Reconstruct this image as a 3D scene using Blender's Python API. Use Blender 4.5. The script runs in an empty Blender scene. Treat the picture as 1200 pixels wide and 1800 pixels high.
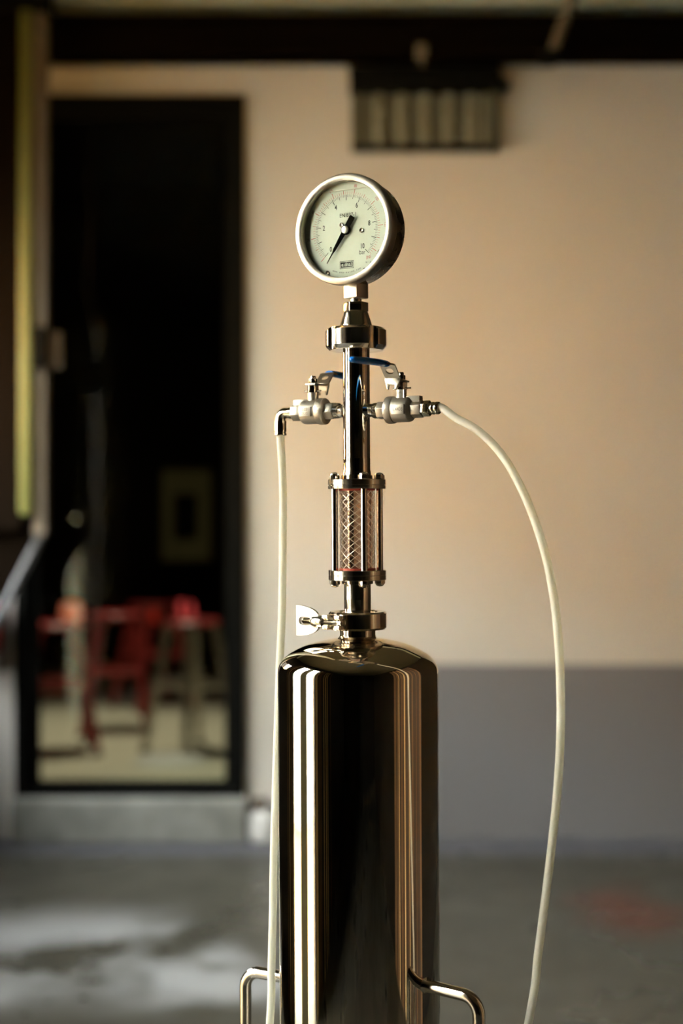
import bpy, bmesh, math, random
from mathutils import Matrix, Vector
random.seed(7)
S = bpy.context.scene
COL = S.collection
PI = math.pi
R_ = math.radians

# ------------------------------------------------------------------ camera, world, lights, exposure
FPX = 2500.0            # focal length in pixels of the 1200x1800 frame
T = 1.325               # distance of the tank axis from the camera
YB = 4.27               # distance of the back wall
ZC = 0.982              # camera height
k = T / FPX             # metres per pixel at the tank
H = 900 + ZC / k        # pixel row of the floor below the tank axis

cam = bpy.data.cameras.new('camera')
cam.sensor_fit = 'VERTICAL'; cam.sensor_height = 36; cam.sensor_width = 24; cam.lens = 50
cam.dof.use_dof = True; cam.dof.focus_distance = 1.30; cam.dof.aperture_fstop = 2.5
cam.clip_start = 0.05
camo = bpy.data.objects.new('camera', cam); COL.objects.link(camo)
camo.location = (0, 0, ZC); camo.rotation_euler = (PI / 2, 0, 0)
S.camera = camo

w = bpy.data.worlds.new('sky'); S.world = w; w.use_nodes = True
wn = w.node_tree.nodes['Background']
wn.inputs[0].default_value = (0.93, 0.97, 1.0, 1); wn.inputs[1].default_value = 104.0

sun = bpy.data.lights.new('sun', 'SUN'); sun.energy = 88; sun.color = (1.0, 0.86, 0.62); sun.angle = R_(0.6)
suno = bpy.data.objects.new('sun', sun); COL.objects.link(suno)
suno.rotation_euler = Vector((-0.66, -0.25, -0.70)).to_track_quat('-Z', 'Y').to_euler()

def lamp(name, kind, loc, target, energy, color, **kw):
    l = bpy.data.lights.new(name, kind); l.energy = energy; l.color = color
    for a, b in kw.items(): setattr(l, a, b)
    o = bpy.data.objects.new(name, l); COL.objects.link(o); o.location = loc
    o.rotation_euler = (Vector(target) - Vector(loc)).to_track_quat('-Z', 'Y').to_euler()
    return o
# added warm spot without a fixture, to warm the upper back wall
lamp('warm_fill_light', 'SPOT', (-0.25, 2.0, 2.25), (-0.25, YB, 1.80), 46, (1.0, 0.58, 0.20), spot_size=R_(70), spot_blend=1.0, shadow_soft_size=0.10)
# sampling portals in the two doorways of the left wall (they give no light of their own)
for py_, wd_ in ((0.83, .34), (1.475, .37)):
    po_ = lamp('doorway_portal', 'AREA', (-1.42, py_, 1.025), (0, py_, 1.025), 1, (1,1,1), shape='RECTANGLE', size=wd_, size_y=2.05)
    po_.data.cycles.is_portal = True
po_ = lamp('window_portal', 'AREA', (-1.46, 3.25, 1.44), (0, 3.25, 1.44), 1, (1,1,1), shape='RECTANGLE', size=1.7, size_y=.60)
po_.data.cycles.is_portal = True
# lamp in the room behind the glass door
lamp('inner_room_light', 'SPOT', (-0.9, 5.3, 2.75), (-0.95, 5.3, 0.1), 250, (1.0, 0.92, 0.78), spot_size=R_(50), spot_blend=0.8, shadow_soft_size=0.12)

S.view_settings.view_transform = 'Standard'; S.view_settings.look = 'None'
S.view_settings.gamma = 1.0; S.view_settings.use_curve_mapping = False
S.view_settings.exposure = -0.36
try:
    S.cycles.use_denoising = True
    S.cycles.max_bounces = 14; S.cycles.transparent_max_bounces = 24; S.cycles.glossy_bounces = 8
    S.cycles.sample_clamp_indirect = 60.0
    S.cycles.caustics_reflective = False; S.cycles.caustics_refractive = False
except Exception: pass

# ------------------------------------------------------------------ helpers
def Bp(px, py, Y):
    """point of the place seen at pixel (px, py) that stands at depth Y"""
    return Vector(((px - 600) * Y / FPX, Y, ZC - (py - 900) * Y / FPX))

class MB:
    def __init__(s): s.v = []; s.f = []
    def add(s, vs, fs, M=None):
        n = len(s.v)
        for p in vs:
            p = Vector(p); s.v.append(M @ p if M is not None else p)
        for f in fs: s.f.append([n + i for i in f])
        return s
    def box(s, x0, x1, y0, y1, z0, z1, M=None):
        vs = [(x, y, z) for x in (x0, x1) for y in (y0, y1) for z in (z0, z1)]
        return s.add(vs, [(0,1,3,2),(4,6,7,5),(0,4,5,1),(2,3,7,6),(0,2,6,4),(1,5,7,3)], M)
    def prism(s, poly, z0, z1, M=None):
        n = len(poly)
        vs = [(x, y, z0) for x, y in poly] + [(x, y, z1) for x, y in poly]
        fs = [list(range(n))[::-1], list(range(n, 2*n))] + [(i, (i+1) % n, n+(i+1) % n, n+i) for i in range(n)]
        return s.add(vs, fs, M)
    def ringprism(s, outer, inner, z0, z1, M=None):
        n = len(outer)
        vs = [(x, y, z) for z in (z0, z1) for P in (outer, inner) for x, y in P]
        fs = []
        for i in range(n):
            j = (i+1) % n
            fs += [(n+i, n+j, j, i), (2*n+i, 2*n+j, 3*n+j, 3*n+i), (i, j, 2*n+j, 2*n+i), (n+j, n+i, 3*n+i, 3*n+j)]
        return s.add(vs, fs, M)
    def lathe(s, prof, seg=48, M=None, caps=True):
        vs = []; rings = []
        for r, z in prof:
            if r < 1e-6: rings.append([len(vs)]); vs.append((0, 0, z))
            else:
                rings.append(list(range(len(vs), len(vs)+seg)))
                for i in range(seg):
                    a = 2*PI*i/seg; vs.append((r*math.cos(a), r*math.sin(a), z))
        fs = []
        for A, B in zip(rings, rings[1:]):
            for i in range(seg):
                j = (i+1) % seg
                if len(A) == 1 and len(B) == 1: continue
                if len(A) == 1: fs.append((A[0], B[i], B[j]))
                elif len(B) == 1: fs.append((A[i], A[j], B[0]))
                else: fs.append((A[i], A[j], B[j], B[i]))
        if caps:
            if len(rings[0]) > 1: fs.append(rings[0][::-1])
            if len(rings[-1]) > 1: fs.append(rings[-1])
        return s.add(vs, fs, M)
    def arc(s, prof, a0, a1, seg=24, M=None):
        """closed profile polygon swept from angle a0 to a1"""
        n = len(prof); vs = []
        for i in range(seg+1):
            a = a0 + (a1-a0)*i/seg
            vs += [(r*math.cos(a), r*math.sin(a), z) for r, z in prof]
        fs = [list(range(n)), list(range(seg*n, seg*n+n))[::-1]]
        for i in range(seg):
            for j in range(n):
                q = (j+1) % n
                fs.append((i*n+j, i*n+q, (i+1)*n+q, (i+1)*n+j))
        return s.add(vs, fs, M)
    def tube(s, path, r, seg=12, M=None, r2=None, up=None, caps=True):
        P = [Vector(p) for p in path]; n = len(P); vs = []; fs = []
        rr = r if isinstance(r, (list, tuple)) else [r]*n
        t0 = (P[1]-P[0]).normalized()
        u = Vector(up) if up else (Vector((0,0,1)) if abs(t0.z) < .9 else Vector((1,0,0)))
        u = (u - t0*u.dot(t0)).normalized()
        for i in range(n):
            t = (P[min(i+1,n-1)]-P[max(i-1,0)]).normalized()
            u = (u - t*u.dot(t)).normalized(); b = t.cross(u)
            ra = rr[i]; rb = ra*(r2 if r2 else 1)
            for j in range(seg):
                a = 2*PI*j/seg
                vs.append(P[i] + u*math.cos(a)*ra + b*math.sin(a)*rb)
        for i in range(n-1):
            for j in range(seg):
                q = (j+1) % seg
                fs.append((i*seg+j, i*seg+q, (i+1)*seg+q, (i+1)*seg+j))
        if caps: fs += [list(range(seg))[::-1], list(range((n-1)*seg, n*seg))]
        return s.add(vs, fs, M)
    def build(s, name, mat, parent=None, scale=1.0, off=(0,0,0), smooth=35, bevel=0, bseg=2):
        me = bpy.data.meshes.new(name)
        o = Vector(off)
        me.from_pydata([(p*scale - o)[:] for p in s.v], [], s.f); me.update()
        bm = bmesh.new(); bm.from_mesh(me)
        bmesh.ops.recalc_face_normals(bm, faces=bm.faces)
        if bevel:
            es = [e for e in bm.edges if len(e.link_faces) == 2 and e.calc_face_angle(0) > R_(28)]
            bmesh.ops.bevel(bm, geom=es, offset=bevel, segments=bseg, affect='EDGES', profile=0.5)
        bm.to_mesh(me); bm.free()
        if smooth:
            me.polygons.foreach_set('use_smooth', [True]*len(me.polygons))
            me.set_sharp_from_angle(angle=R_(smooth))
        me.materials.append(mat)
        ob = bpy.data.objects.new(name, me); COL.objects.link(ob)
        if parent: ob.parent = parent
        return ob

def hexpoly(R, n=6, rot=0): return [(R*math.cos(rot+2*PI*i/n), R*math.sin(rot+2*PI*i/n)) for i in range(n)]
def spline(pts, n=12):
    """Catmull-Rom through the points"""
    P = [Vector(p) for p in pts]; P = [2*P[0]-P[1]] + P + [2*P[-1]-P[-2]]; out = []
    for i in range(1, len(P)-2):
        for j in range(n):
            t = j/n; a, b, c, d = P[i-1:i+3]
            out.append(.5*((2*b)+(c-a)*t+(2*a-5*b+4*c-d)*t*t+(3*b-a-3*c+d)*t**3))
    out.append(P[-2]); return out
def text_mesh(body, size, sx=1.0, bold=0.0):
    c = bpy.data.curves.new('t', 'FONT'); c.body = body; c.size = size; c.align_x = 'CENTER'; c.align_y = 'CENTER'; c.offset = bold
    c.resolution_u = 3
    o = bpy.data.objects.new('t', c); COL.objects.link(o)
    bpy.context.view_layer.update()
    me = bpy.data.meshes.new_from_object(o.evaluated_get(bpy.context.evaluated_depsgraph_get()))
    vs = [(v.co.x*sx, v.co.y, 0) for v in me.vertices]; fs = [list(p.vertices) for p in me.polygons]
    bpy.data.objects.remove(o); bpy.data.curves.remove(c); bpy.data.meshes.remove(me)
    return vs, fs
def tag(o, label=None, cat=None, group=None, kind=None):
    if label: o['label'] = label
    if cat: o['category'] = cat
    if group: o['group'] = group
    if kind: o['kind'] = kind
    return o
def empty(name, loc):
    o = bpy.data.objects.new(name, None); COL.objects.link(o); o.location = loc; o.empty_display_size = .05
    return o

# ------------------------------------------------------------------ materials
def mat(name, col, rough=.5, metal=0., **kw):
    m = bpy.data.materials.new(name); m.use_nodes = True
    b = m.node_tree.nodes['Principled BSDF']
    b.inputs['Base Color'].default_value = (*col, 1); b.inputs['Roughness'].default_value = rough; b.inputs['Metallic'].default_value = metal
    for a, v in kw.items(): b.inputs[a.replace('_', ' ')].default_value = v
    return m
def nodes(m): return m.node_tree.nodes, m.node_tree.links, m.node_tree.nodes['Principled BSDF']
def noise_rough(m, scale, lo, hi, stretch=(1,1,1), bump=0., bdist=.001, col=None):
    N, L, b = nodes(m)
    tc = N.new('ShaderNodeTexCoord'); mp = N.new('ShaderNodeMapping'); mp.inputs['Scale'].default_value = stretch
    L.new(tc.outputs['Object'], mp.inputs[0])
    nz = N.new('ShaderNodeTexNoise'); nz.inputs['Scale'].default_value = scale; nz.inputs['Detail'].default_value = 5
    L.new(mp.outputs[0], nz.inputs['Vector'])
    mr = N.new('ShaderNodeMapRange'); mr.inputs[1].default_value = .3; mr.inputs[2].default_value = .7
    mr.inputs[3].default_value = lo; mr.inputs[4].default_value = hi
    L.new(nz.outputs[0], mr.inputs[0]); L.new(mr.outputs[0], b.inputs['Roughness'])
    if bump:
        bp = N.new('ShaderNodeBump'); bp.inputs['Strength'].default_value = bump; bp.inputs['Distance'].default_value = bdist
        L.new(nz.outputs[0], bp.inputs['Height']); L.new(bp.outputs[0], b.inputs['Normal'])
    if col:
        mx = N.new('ShaderNodeMix'); mx.data_type = 'RGBA'
        mx.inputs[6].default_value = (*col[0], 1); mx.inputs[7].default_value = (*col[1], 1)
        L.new(mr.outputs[0], mx.inputs[0])
        mr2 = N.new('ShaderNodeMapRange'); mr2.inputs[1].default_value = .3; mr2.inputs[2].default_value = .7
        L.new(nz.outputs[0], mr2.inputs[0]); L.new(mr2.outputs[0], mx.inputs[0]); L.new(mx.outputs[2], b.inputs['Base Color'])
    return m

M_mirror = noise_rough(mat('mirror_polished_steel', (.70,.64,.55), .03, 1), 1.0, .025, .06, (70,70,.25), bump=.10, bdist=.0006)
M_steel = noise_rough(mat('polished_steel', (.72,.67,.59), .12, 1), 60, .10, .20)
M_brush = noise_rough(mat('brushed_steel', (.43,.39,.32), .34, 1), 140, .28, .40)
M_cast = noise_rough(mat('cast_steel', (.42,.39,.335), .45, 1), 900, .38, .55, bump=.25, bdist=.0004)
M_flange = noise_rough(mat('turned_steel', (.66,.61,.53), .2, 1), 120, .14, .24)
M_case = noise_rough(mat('dark_steel_case', (.30,.26,.21), .25, 1), 90, .2, .32)
M_brass = mat('nickel_plated_brass', (.74,.68,.55), .14, 1)
M_blue = mat('blue_vinyl', (.003,.15,.62), .25)
M_red_sil = mat('red_silicone', (.45,.05,.02), .5)
M_black = mat('black_print', (.012,.012,.012), .6)
M_needle = mat('black_needle', (.008,.008,.008), .8, Specular_IOR_Level=.1)
M_redp = mat('red_print', (.55,.05,.05), .6)
M_dial = mat('dial_white', (.78,.84,.75), .55)
M_hub = mat('hub_metal', (.8,.76,.66), .35, 1)

def hose_mat():
    m = mat('milky_tube', (.90,.90,.84), .32)
    N, L, b = nodes(m)
    b.inputs['Subsurface Weight'].default_value = 0.0
    tr = N.new('ShaderNodeBsdfTranslucent'); tr.inputs[0].default_value = (.93,.93,.82,1)
    mx = N.new('ShaderNodeMixShader'); mx.inputs[0].default_value = .45
    L.new(b.outputs[0], mx.inputs[1]); L.new(tr.outputs[0], mx.inputs[2]); L.new(mx.outputs[0], N['Material Output'].inputs[0])
    return m
M_hose = hose_mat()
def pane_mat(name, tint, refl=1.0, rough=.02):
    m = bpy.data.materials.new(name); m.use_nodes = True
    N = m.node_tree.nodes; L = m.node_tree.links; N.remove(N['Principled BSDF'])
    t = N.new('ShaderNodeBsdfTransparent'); t.inputs[0].default_value = (*tint, 1)
    g = N.new('ShaderNodeBsdfGlossy'); g.inputs['Roughness'].default_value = rough
    lw_ = N.new('ShaderNodeLayerWeight'); lw_.inputs[0].default_value = .5
    pw = N.new('ShaderNodeMath'); pw.operation = 'POWER'; pw.inputs[1].default_value = 5; L.new(lw_.outputs['Facing'], pw.inputs[0])
    fr = N.new('ShaderNodeMath'); fr.operation = 'MULTIPLY_ADD'; fr.inputs[1].default_value = .96; fr.inputs[2].default_value = .04; L.new(pw.outputs[0], fr.inputs[0])
    mu = N.new('ShaderNodeMath'); mu.operation = 'MULTIPLY'; mu.inputs[1].default_value = refl; mu.use_clamp = True
    mx = N.new('ShaderNodeMixShader')
    L.new(fr.outputs[0], mu.inputs[0]); L.new(mu.outputs[0], mx.inputs[0]); L.new(t.outputs[0], mx.inputs[1]); L.new(g.outputs[0], mx.inputs[2])
    L.new(mx.outputs[0], N['Material Output'].inputs[0])
    return m
M_glass = pane_mat('clear_glass', (.96,.97,.95), .9)
M_sight = pane_mat('sight_glass_tube', (.80,.72,.66), 1.0)
M_doorglass = pane_mat('door_glass', (.75,.76,.70), .35)

# setting
def wall_mat():
    m = mat('painted_wall', (.66,.62,.55), .8)
    N, L, b = nodes(m)
    tc = N.new('ShaderNodeTexCoord'); sp = N.new('ShaderNodeSeparateXYZ'); L.new(tc.outputs['Object'], sp.inputs[0])
    lt = N.new('ShaderNodeMath'); lt.operation = 'LESS_THAN'; lt.inputs[1].default_value = .524; L.new(sp.outputs[2], lt.inputs[0])
    gt = N.new('ShaderNodeMath'); gt.operation = 'GREATER_THAN'; gt.inputs[1].default_value = .04; L.new(sp.outputs[0], gt.inputs[0])
    mu = N.new('ShaderNodeMath'); mu.operation = 'MULTIPLY'; L.new(lt.outputs[0], mu.inputs[0]); L.new(gt.outputs[0], mu.inputs[1])
    nz = N.new('ShaderNodeTexNoise'); nz.inputs['Scale'].default_value = 2.2; nz.inputs['Detail'].default_value = 6; L.new(tc.outputs['Object'], nz.inputs['Vector'])
    a = N.new('ShaderNodeMix'); a.data_type = 'RGBA'; a.inputs[6].default_value = (.62,.585,.52,1); a.inputs[7].default_value = (.70,.67,.61,1); L.new(nz.outputs[0], a.inputs[0])
    c = N.new('ShaderNodeMix'); c.data_type = 'RGBA'; c.inputs[7].default_value = (.20,.195,.20,1); L.new(mu.outputs[0], c.inputs[0]); L.new(a.outputs[2], c.inputs[6])
    L.new(c.outputs[2], b.inputs['Base Color'])
    return m
M_wall = wall_mat()
M_plain = noise_rough(mat('grey_brown_plaster', (.05,.043,.034), .8), 3, .7, .9)
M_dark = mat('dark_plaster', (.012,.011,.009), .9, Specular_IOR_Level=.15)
M_ceil = noise_rough(mat('olive_ceiling_board', (.10,.10,.065), .8), 4, .7, .9)
M_beam = noise_rough(mat('dark_brown_steel', (.006,.004,.0025), .8, Specular_IOR_Level=.0), 6, .7, .9)
M_blackm = mat('black_powder_coat', (.005,.005,.004), .8, Specular_IOR_Level=.05)
M_conc = noise_rough(mat('pale_concrete', (.34,.34,.30), .8), 9, .7, .9, col=((.16,.16,.135),(.31,.31,.27)))
M_ground = noise_rough(mat('sunlit_ground', (.6,.42,.24), .9), 1.5, .85, .95, col=((.21,.115,.035),(.25,.14,.045)))
M_yard = noise_rough(mat('yard_render', (.62,.62,.56), .9), 1.2, .85, .95)
HOUSE_H = 4.5
M_ochre = noise_rough(mat('ochre_render', (.75,.46,.20), .9), 1.5, .85, .95, col=((.78,.41,.10),(.72,.37,.09)))
M_pier = mat('pale_green_paint', (.76,.80,.58), .6)
M_yel = mat('yellow_green_paint', (.12,.125,.025), .6)
M_taupe = mat('taupe_paint', (.12,.092,.06), .6)
M_ventg = mat('grey_green_metal', (.10,.105,.075), .5)
M_ventl = mat('pale_slat', (.22,.22,.16), .5)
M_redm = mat('red_enamel', (.34,.03,.028), .4)
M_rawst = mat('raw_metal', (.55,.50,.42), .35, 1)
M_white = mat('white_enamel', (.75,.75,.70), .4)

def floor_mat():
    m = mat('wet_concrete', (.12,.12,.105), .35, Specular_IOR_Level=.25)
    N, L, b = nodes(m)
    tc = N.new('ShaderNodeTexCoord')
    n1 = N.new('ShaderNodeTexNoise'); n1.inputs['Scale'].default_value = 2.3; n1.inputs['Detail'].default_value = 7; n1.inputs['Roughness'].default_value = .6
    n2 = N.new('ShaderNodeTexNoise'); n2.inputs['Scale'].default_value = 5.5; n2.inputs['Detail'].default_value = 4
    for n in (n1, n2): L.new(tc.outputs['Object'], n.inputs['Vector'])
    sp = N.new('ShaderNodeSeparateXYZ'); L.new(tc.outputs['Object'], sp.inputs[0])
    # pale patches, more of them towards the doorway side
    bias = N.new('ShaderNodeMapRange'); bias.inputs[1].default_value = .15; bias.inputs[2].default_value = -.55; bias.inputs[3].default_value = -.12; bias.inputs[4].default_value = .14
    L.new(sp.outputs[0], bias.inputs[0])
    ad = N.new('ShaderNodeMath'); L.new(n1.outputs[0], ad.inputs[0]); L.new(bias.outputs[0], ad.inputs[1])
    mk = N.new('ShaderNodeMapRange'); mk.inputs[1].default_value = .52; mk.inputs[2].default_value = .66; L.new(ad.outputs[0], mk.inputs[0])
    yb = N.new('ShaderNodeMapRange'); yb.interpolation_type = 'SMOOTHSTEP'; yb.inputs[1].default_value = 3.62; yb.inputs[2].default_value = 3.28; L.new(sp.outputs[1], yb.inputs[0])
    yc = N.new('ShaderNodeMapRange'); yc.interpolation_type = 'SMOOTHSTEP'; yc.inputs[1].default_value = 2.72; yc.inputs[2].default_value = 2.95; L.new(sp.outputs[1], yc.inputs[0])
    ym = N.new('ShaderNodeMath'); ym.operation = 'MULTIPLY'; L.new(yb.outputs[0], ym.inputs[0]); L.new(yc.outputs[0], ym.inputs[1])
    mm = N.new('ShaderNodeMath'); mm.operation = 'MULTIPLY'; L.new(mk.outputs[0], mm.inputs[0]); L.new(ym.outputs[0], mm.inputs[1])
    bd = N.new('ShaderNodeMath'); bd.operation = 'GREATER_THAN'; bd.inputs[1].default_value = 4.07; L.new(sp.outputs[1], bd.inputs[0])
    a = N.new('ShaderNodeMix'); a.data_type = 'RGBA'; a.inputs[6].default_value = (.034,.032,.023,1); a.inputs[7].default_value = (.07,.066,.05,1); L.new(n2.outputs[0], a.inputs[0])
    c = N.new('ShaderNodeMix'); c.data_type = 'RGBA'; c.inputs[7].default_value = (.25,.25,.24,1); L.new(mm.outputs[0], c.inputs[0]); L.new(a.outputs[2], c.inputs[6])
    # dull red patch on the right
    vd = N.new('ShaderNodeVectorMath'); vd.operation = 'SUBTRACT'; vd.inputs[1].default_value = (.70,3.5,0); L.new(tc.outputs['Object'], vd.inputs[0])
    vs = N.new('ShaderNodeVectorMath'); vs.operation = 'MULTIPLY'; vs.inputs[1].default_value = (6.0,3.2,0); L.new(vd.outputs[0], vs.inputs[0])
    ln = N.new('ShaderNodeVectorMath'); ln.operation = 'LENGTH'; L.new(vs.outputs[0], ln.inputs[0])
    sm = N.new('ShaderNodeMath'); sm.operation = 'MULTIPLY_ADD'; sm.inputs[1].default_value = 1.6; L.new(n2.outputs[0], sm.inputs[0]); L.new(ln.outputs['Value'], sm.inputs[2])
    rk = N.new('ShaderNodeMapRange'); rk.inputs[1].default_value = 1.75; rk.inputs[2].default_value = 1.05; rk.inputs[3].default_value = 0; rk.inputs[4].default_value = .75; L.new(sm.outputs[0], rk.inputs[0])
    d = N.new('ShaderNodeMix'); d.data_type = 'RGBA'; d.inputs[7].default_value = (.085,.032,.02,1); L.new(rk.outputs[0], d.inputs[0]); L.new(c.outputs[2], d.inputs[6])
    e = N.new('ShaderNodeMix'); e.data_type = 'RGBA'; e.inputs[7].default_value = (.09,.09,.10,1); L.new(bd.outputs[0], e.inputs[0]); L.new(d.outputs[2], e.inputs[6])
    L.new(e.outputs[2], b.inputs['Base Color'])
    rr = N.new('ShaderNodeMapRange'); rr.inputs[1].default_value = .35; rr.inputs[2].default_value = .65; rr.inputs[3].default_value = .22; rr.inputs[4].default_value = .5
    L.new(n1.outputs[0], rr.inputs[0]); L.new(rr.outputs[0], b.inputs['Roughness'])
    return m
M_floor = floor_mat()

def wood_mat(name, c1, c2):
    m = mat(name, c1, .55); return noise_rough(m, 4, .5, .6, (12,12,.6), col=(c1, c2))
WOODS = [wood_mat('pine_wood', (.90,.70,.40), (.82,.58,.28)), wood_mat('brown_wood', (.20,.115,.055), (.13,.075,.038)), wood_mat('dark_wood', (.07,.045,.028), (.05,.03,.02))]

# ------------------------------------------------------------------ the setting
XL, XR, YF, ZT = -1.34, 1.50, -2.4, 2.47
def struct(name, mb, m, **kw):
    o = mb.build(name, m, **kw); o['kind'] = 'structure'; return o
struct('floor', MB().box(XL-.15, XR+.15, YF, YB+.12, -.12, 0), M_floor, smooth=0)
struct('ground_outside', MB().box(-16, XL-.15, -14, 16, -.12, -.01), M_ground, smooth=0)
struct('ceiling', MB().box(XL-.15, XR+.15, YF, YB+.12, ZT, ZT+.1), M_ceil, smooth=0)
struct('lightened_ceiling_1', MB().box(XL, XR, 3.80, YB-.005, ZT-.012, ZT+.02), mat('ceiling_lightened_olive', (.80,.88,.70), .7), smooth=0)  # ceiling strip by the wall, coloured paler in place of light reaching it
# back wall with the door opening
dA = Bp(28, 1398, YB); dB = Bp(431, 170, YB)
wb = MB()
wb.box(XL-.15, dA.x, YB, YB+.12, 0, ZT); wb.box(dB.x, XR+.15, YB, YB+.12, 0, ZT); wb.box(dA.x, dB.x, YB, YB+.12, dB.z, ZT); wb.box(dA.x, dB.x, YB, YB+.12, 0, dA.z)
struct('wall_back', wb, M_wall, smooth=0)
# left wall: two tall doorways with a pale green pier between them
OPEN = [(.66, 1.00), (1.29, 1.66)]; ZO = 2.05
wl = MB(); WY0, WY1, WZ0, WZ1 = 2.40, 4.10, 1.14, 1.74      # added high side window, placed to light the back wall
wl.box(XL-.15, XL, YF, OPEN[0][0], 0, ZT); wl.box(XL-.15, XL, OPEN[1][1], WY0, 0, ZT); wl.box(XL-.15, XL, OPEN[0][0], OPEN[1][1], ZO, ZT)
wl.box(XL-.15, XL, WY1, YB, 0, ZT); wl.box(XL-.15, XL, WY0, WY1, 0, WZ0); wl.box(XL-.15, XL, WY0, WY1, WZ1, ZT)
wi = MB()
for a_ in (WY0, (WY0+WY1)/2-.015, WY1-.03): wi.box(XL-.10, XL-.04, a_, a_+.03, WZ0, WZ1)
wi.box(XL-.10, XL-.04, WY0, WY1, WZ0, WZ0+.02); wi.box(XL-.10, XL-.04, WY0, WY1, WZ1-.02, WZ1)
struct('added_window_1', wi, M_blackm, smooth=0)
wlo = struct('wall_left', wl, M_plain, smooth=0)
for y0_, y1_, wi_ in ((-.34,-.28,1),(-.10,-.07,0),(.02,.05,0),(.14,.17,0),(.30,.44,1),(.50,.60,0),(1.74,1.84,1),(1.90,1.94,0),(2.02,2.12,1)):
    MB().box(XL, XL+.02, y0_, y1_, 0, 2.1).build('batten', WOODS[wi_], wlo, smooth=0)
struct('pier_left', MB().box(XL-.15, XL, OPEN[0][1], OPEN[1][0], 0, ZO), M_pier, smooth=0)
wr = struct('wall_right', MB().box(XR, XR+.15, YF, YB, 0, ZT), M_dark, smooth=0)
y = .10
pl = [(.13,1),(.05,2),(.10,1),(.04,0),(.07,2),(.10,1),(.06,2),(.055,0),(.035,1),(.10,2),(.06,1),(.03,0),(.10,2),(.08,1),(.12,2),(.05,1),(.14,2),(.09,1)]
for wd, mi in pl:
    MB().box(XR-.03, XR-.002, y, y+wd-.008, .0, 2.2).build('plank', WOODS[mi], wr, smooth=0)
    y += wd
struct('wall_front', MB().box(XL-.15, XR+.15, YF-.12, YF, 0, ZT), M_dark, smooth=0)
# added outside on the left: yard wall and ochre house that shape the daylight
struct('added_yard_wall', MB().box(-3.3, -3.1, -4.0, 2.45, 0, 3.3), M_yard, smooth=0)
struct('added_house_across_yard', MB().box(-9.0, -8.0, -6, 14, 0, HOUSE_H), M_ochre, smooth=0)

# ceiling beam in front of the back wall
b0 = Bp(600, 36, 4.16); b1 = Bp(600, 103, 4.16)
beam = empty('ceiling_beam', (0, 4.10, b1.z)); tag(beam, 'long dark brown steel beam running along the ceiling above the wall', 'beam')
bo = (0, 4.10, b1.z)
MB().box(XL, XR, 4.15, 4.17, b1.z, b0.z).build('web', M_beam, beam, off=bo, smooth=0)
MB().box(XL, XR, 4.10, 4.22, b1.z, b1.z+.012).build('lower_flange', M_beam, beam, off=bo, smooth=0)
MB().box(XL, XR, 4.10, 4.22, b0.z-.012, b0.z).build('upper_flange', M_beam, beam, off=bo, smooth=0)
p = Bp(741, 92, 4.09)
hk = MB(); hk.box(p.x-.016, p.x+.016, 4.085, 4.099, p.z-.020, p.z+.025); hk.tube(spline([(p.x,4.08,p.z-.015),(p.x,4.07,p.z-.04),(p.x+.008,4.075,p.z-.048)],4), .004, 8)
hk.build('hook', M_taupe, beam, off=bo, bevel=.002)
# diagonal ceiling brace
pa, pb = Bp(1006, -4, 4.02), Bp(966, 105, 4.02)
br = empty('ceiling_brace', pb); tag(br, 'thin slanting tan rod braced from the ceiling across the beam', 'rod')
dv = (pa-pb).normalized(); pa2 = pb + dv*((ZT-pb.z)/dv.z)
MB().tube([pb, pa2], .014, 12).build('rod', M_taupe, br, off=pb)
MB().box(pb.x-.026, pb.x+.022, 3.99, 4.05, pb.z-.012, pb.z+.022).build('end_bracket', M_blackm, br, off=pb, bevel=.004)

# wall-mounted vent with vertical slats
v0, v1 = Bp(617, 270, YB), Bp(872, 128, YB)
vt = empty('wall_vent', ((v0.x+v1.x)/2, YB, v0.z)); vo = vt.location.copy()
tag(vt, 'grey-green wall vent with vertical slats under a black hood', 'vent')
zs = Bp(0, 172, YB).z
MB().box(v0.x, v1.x, YB-.03, YB, v0.z, zs).build('back_plate', M_ventg, vt, off=vo, smooth=0)
MB().box(v0.x-.006, v1.x+.006, YB-.075, YB-.002, zs, v1.z).build('hood', M_blackm, vt, off=vo, bevel=.008)
MB().box(v0.x, v1.x, YB-.055, YB-.03, v0.z, v0.z+.014).build('bottom_rail', M_blackm, vt, off=vo, bevel=.003)
MB().box(v0.x-.012, v1.x-.03, YB-.012, YB, v1.z, v1.z+.045).build('mounting_rail', mat('tan_rail', (.30,.25,.17), .6), vt, off=vo, smooth=0)
for sx in (v0.x, v1.x-.016): MB().box(sx, sx+.016, YB-.055, YB-.03, v0.z+.014, zs).build('side_rail', M_ventg, vt, off=vo, smooth=0)
for px in (665, 705, 745, 786, 826, 850):
    c = Bp(px, 0, YB).x; hw = .013 if px < 845 else .008
    MB().box(c-hw, c+hw, YB-.05, YB-.03, v0.z+.014, zs).build('slat', M_ventl, vt, off=vo, bevel=.003)
kb = Bp(879, 156, YB)
MB().lathe([(0,0),(.016,0),(.018,.01),(.014,.03),(0,.032)], 16, Matrix.Translation((v1.x+.004, YB-.04, kb.z)) @ Matrix.Rotation(PI/2,4,'Y')).build('knob', M_blackm, vt, off=vo)

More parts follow.
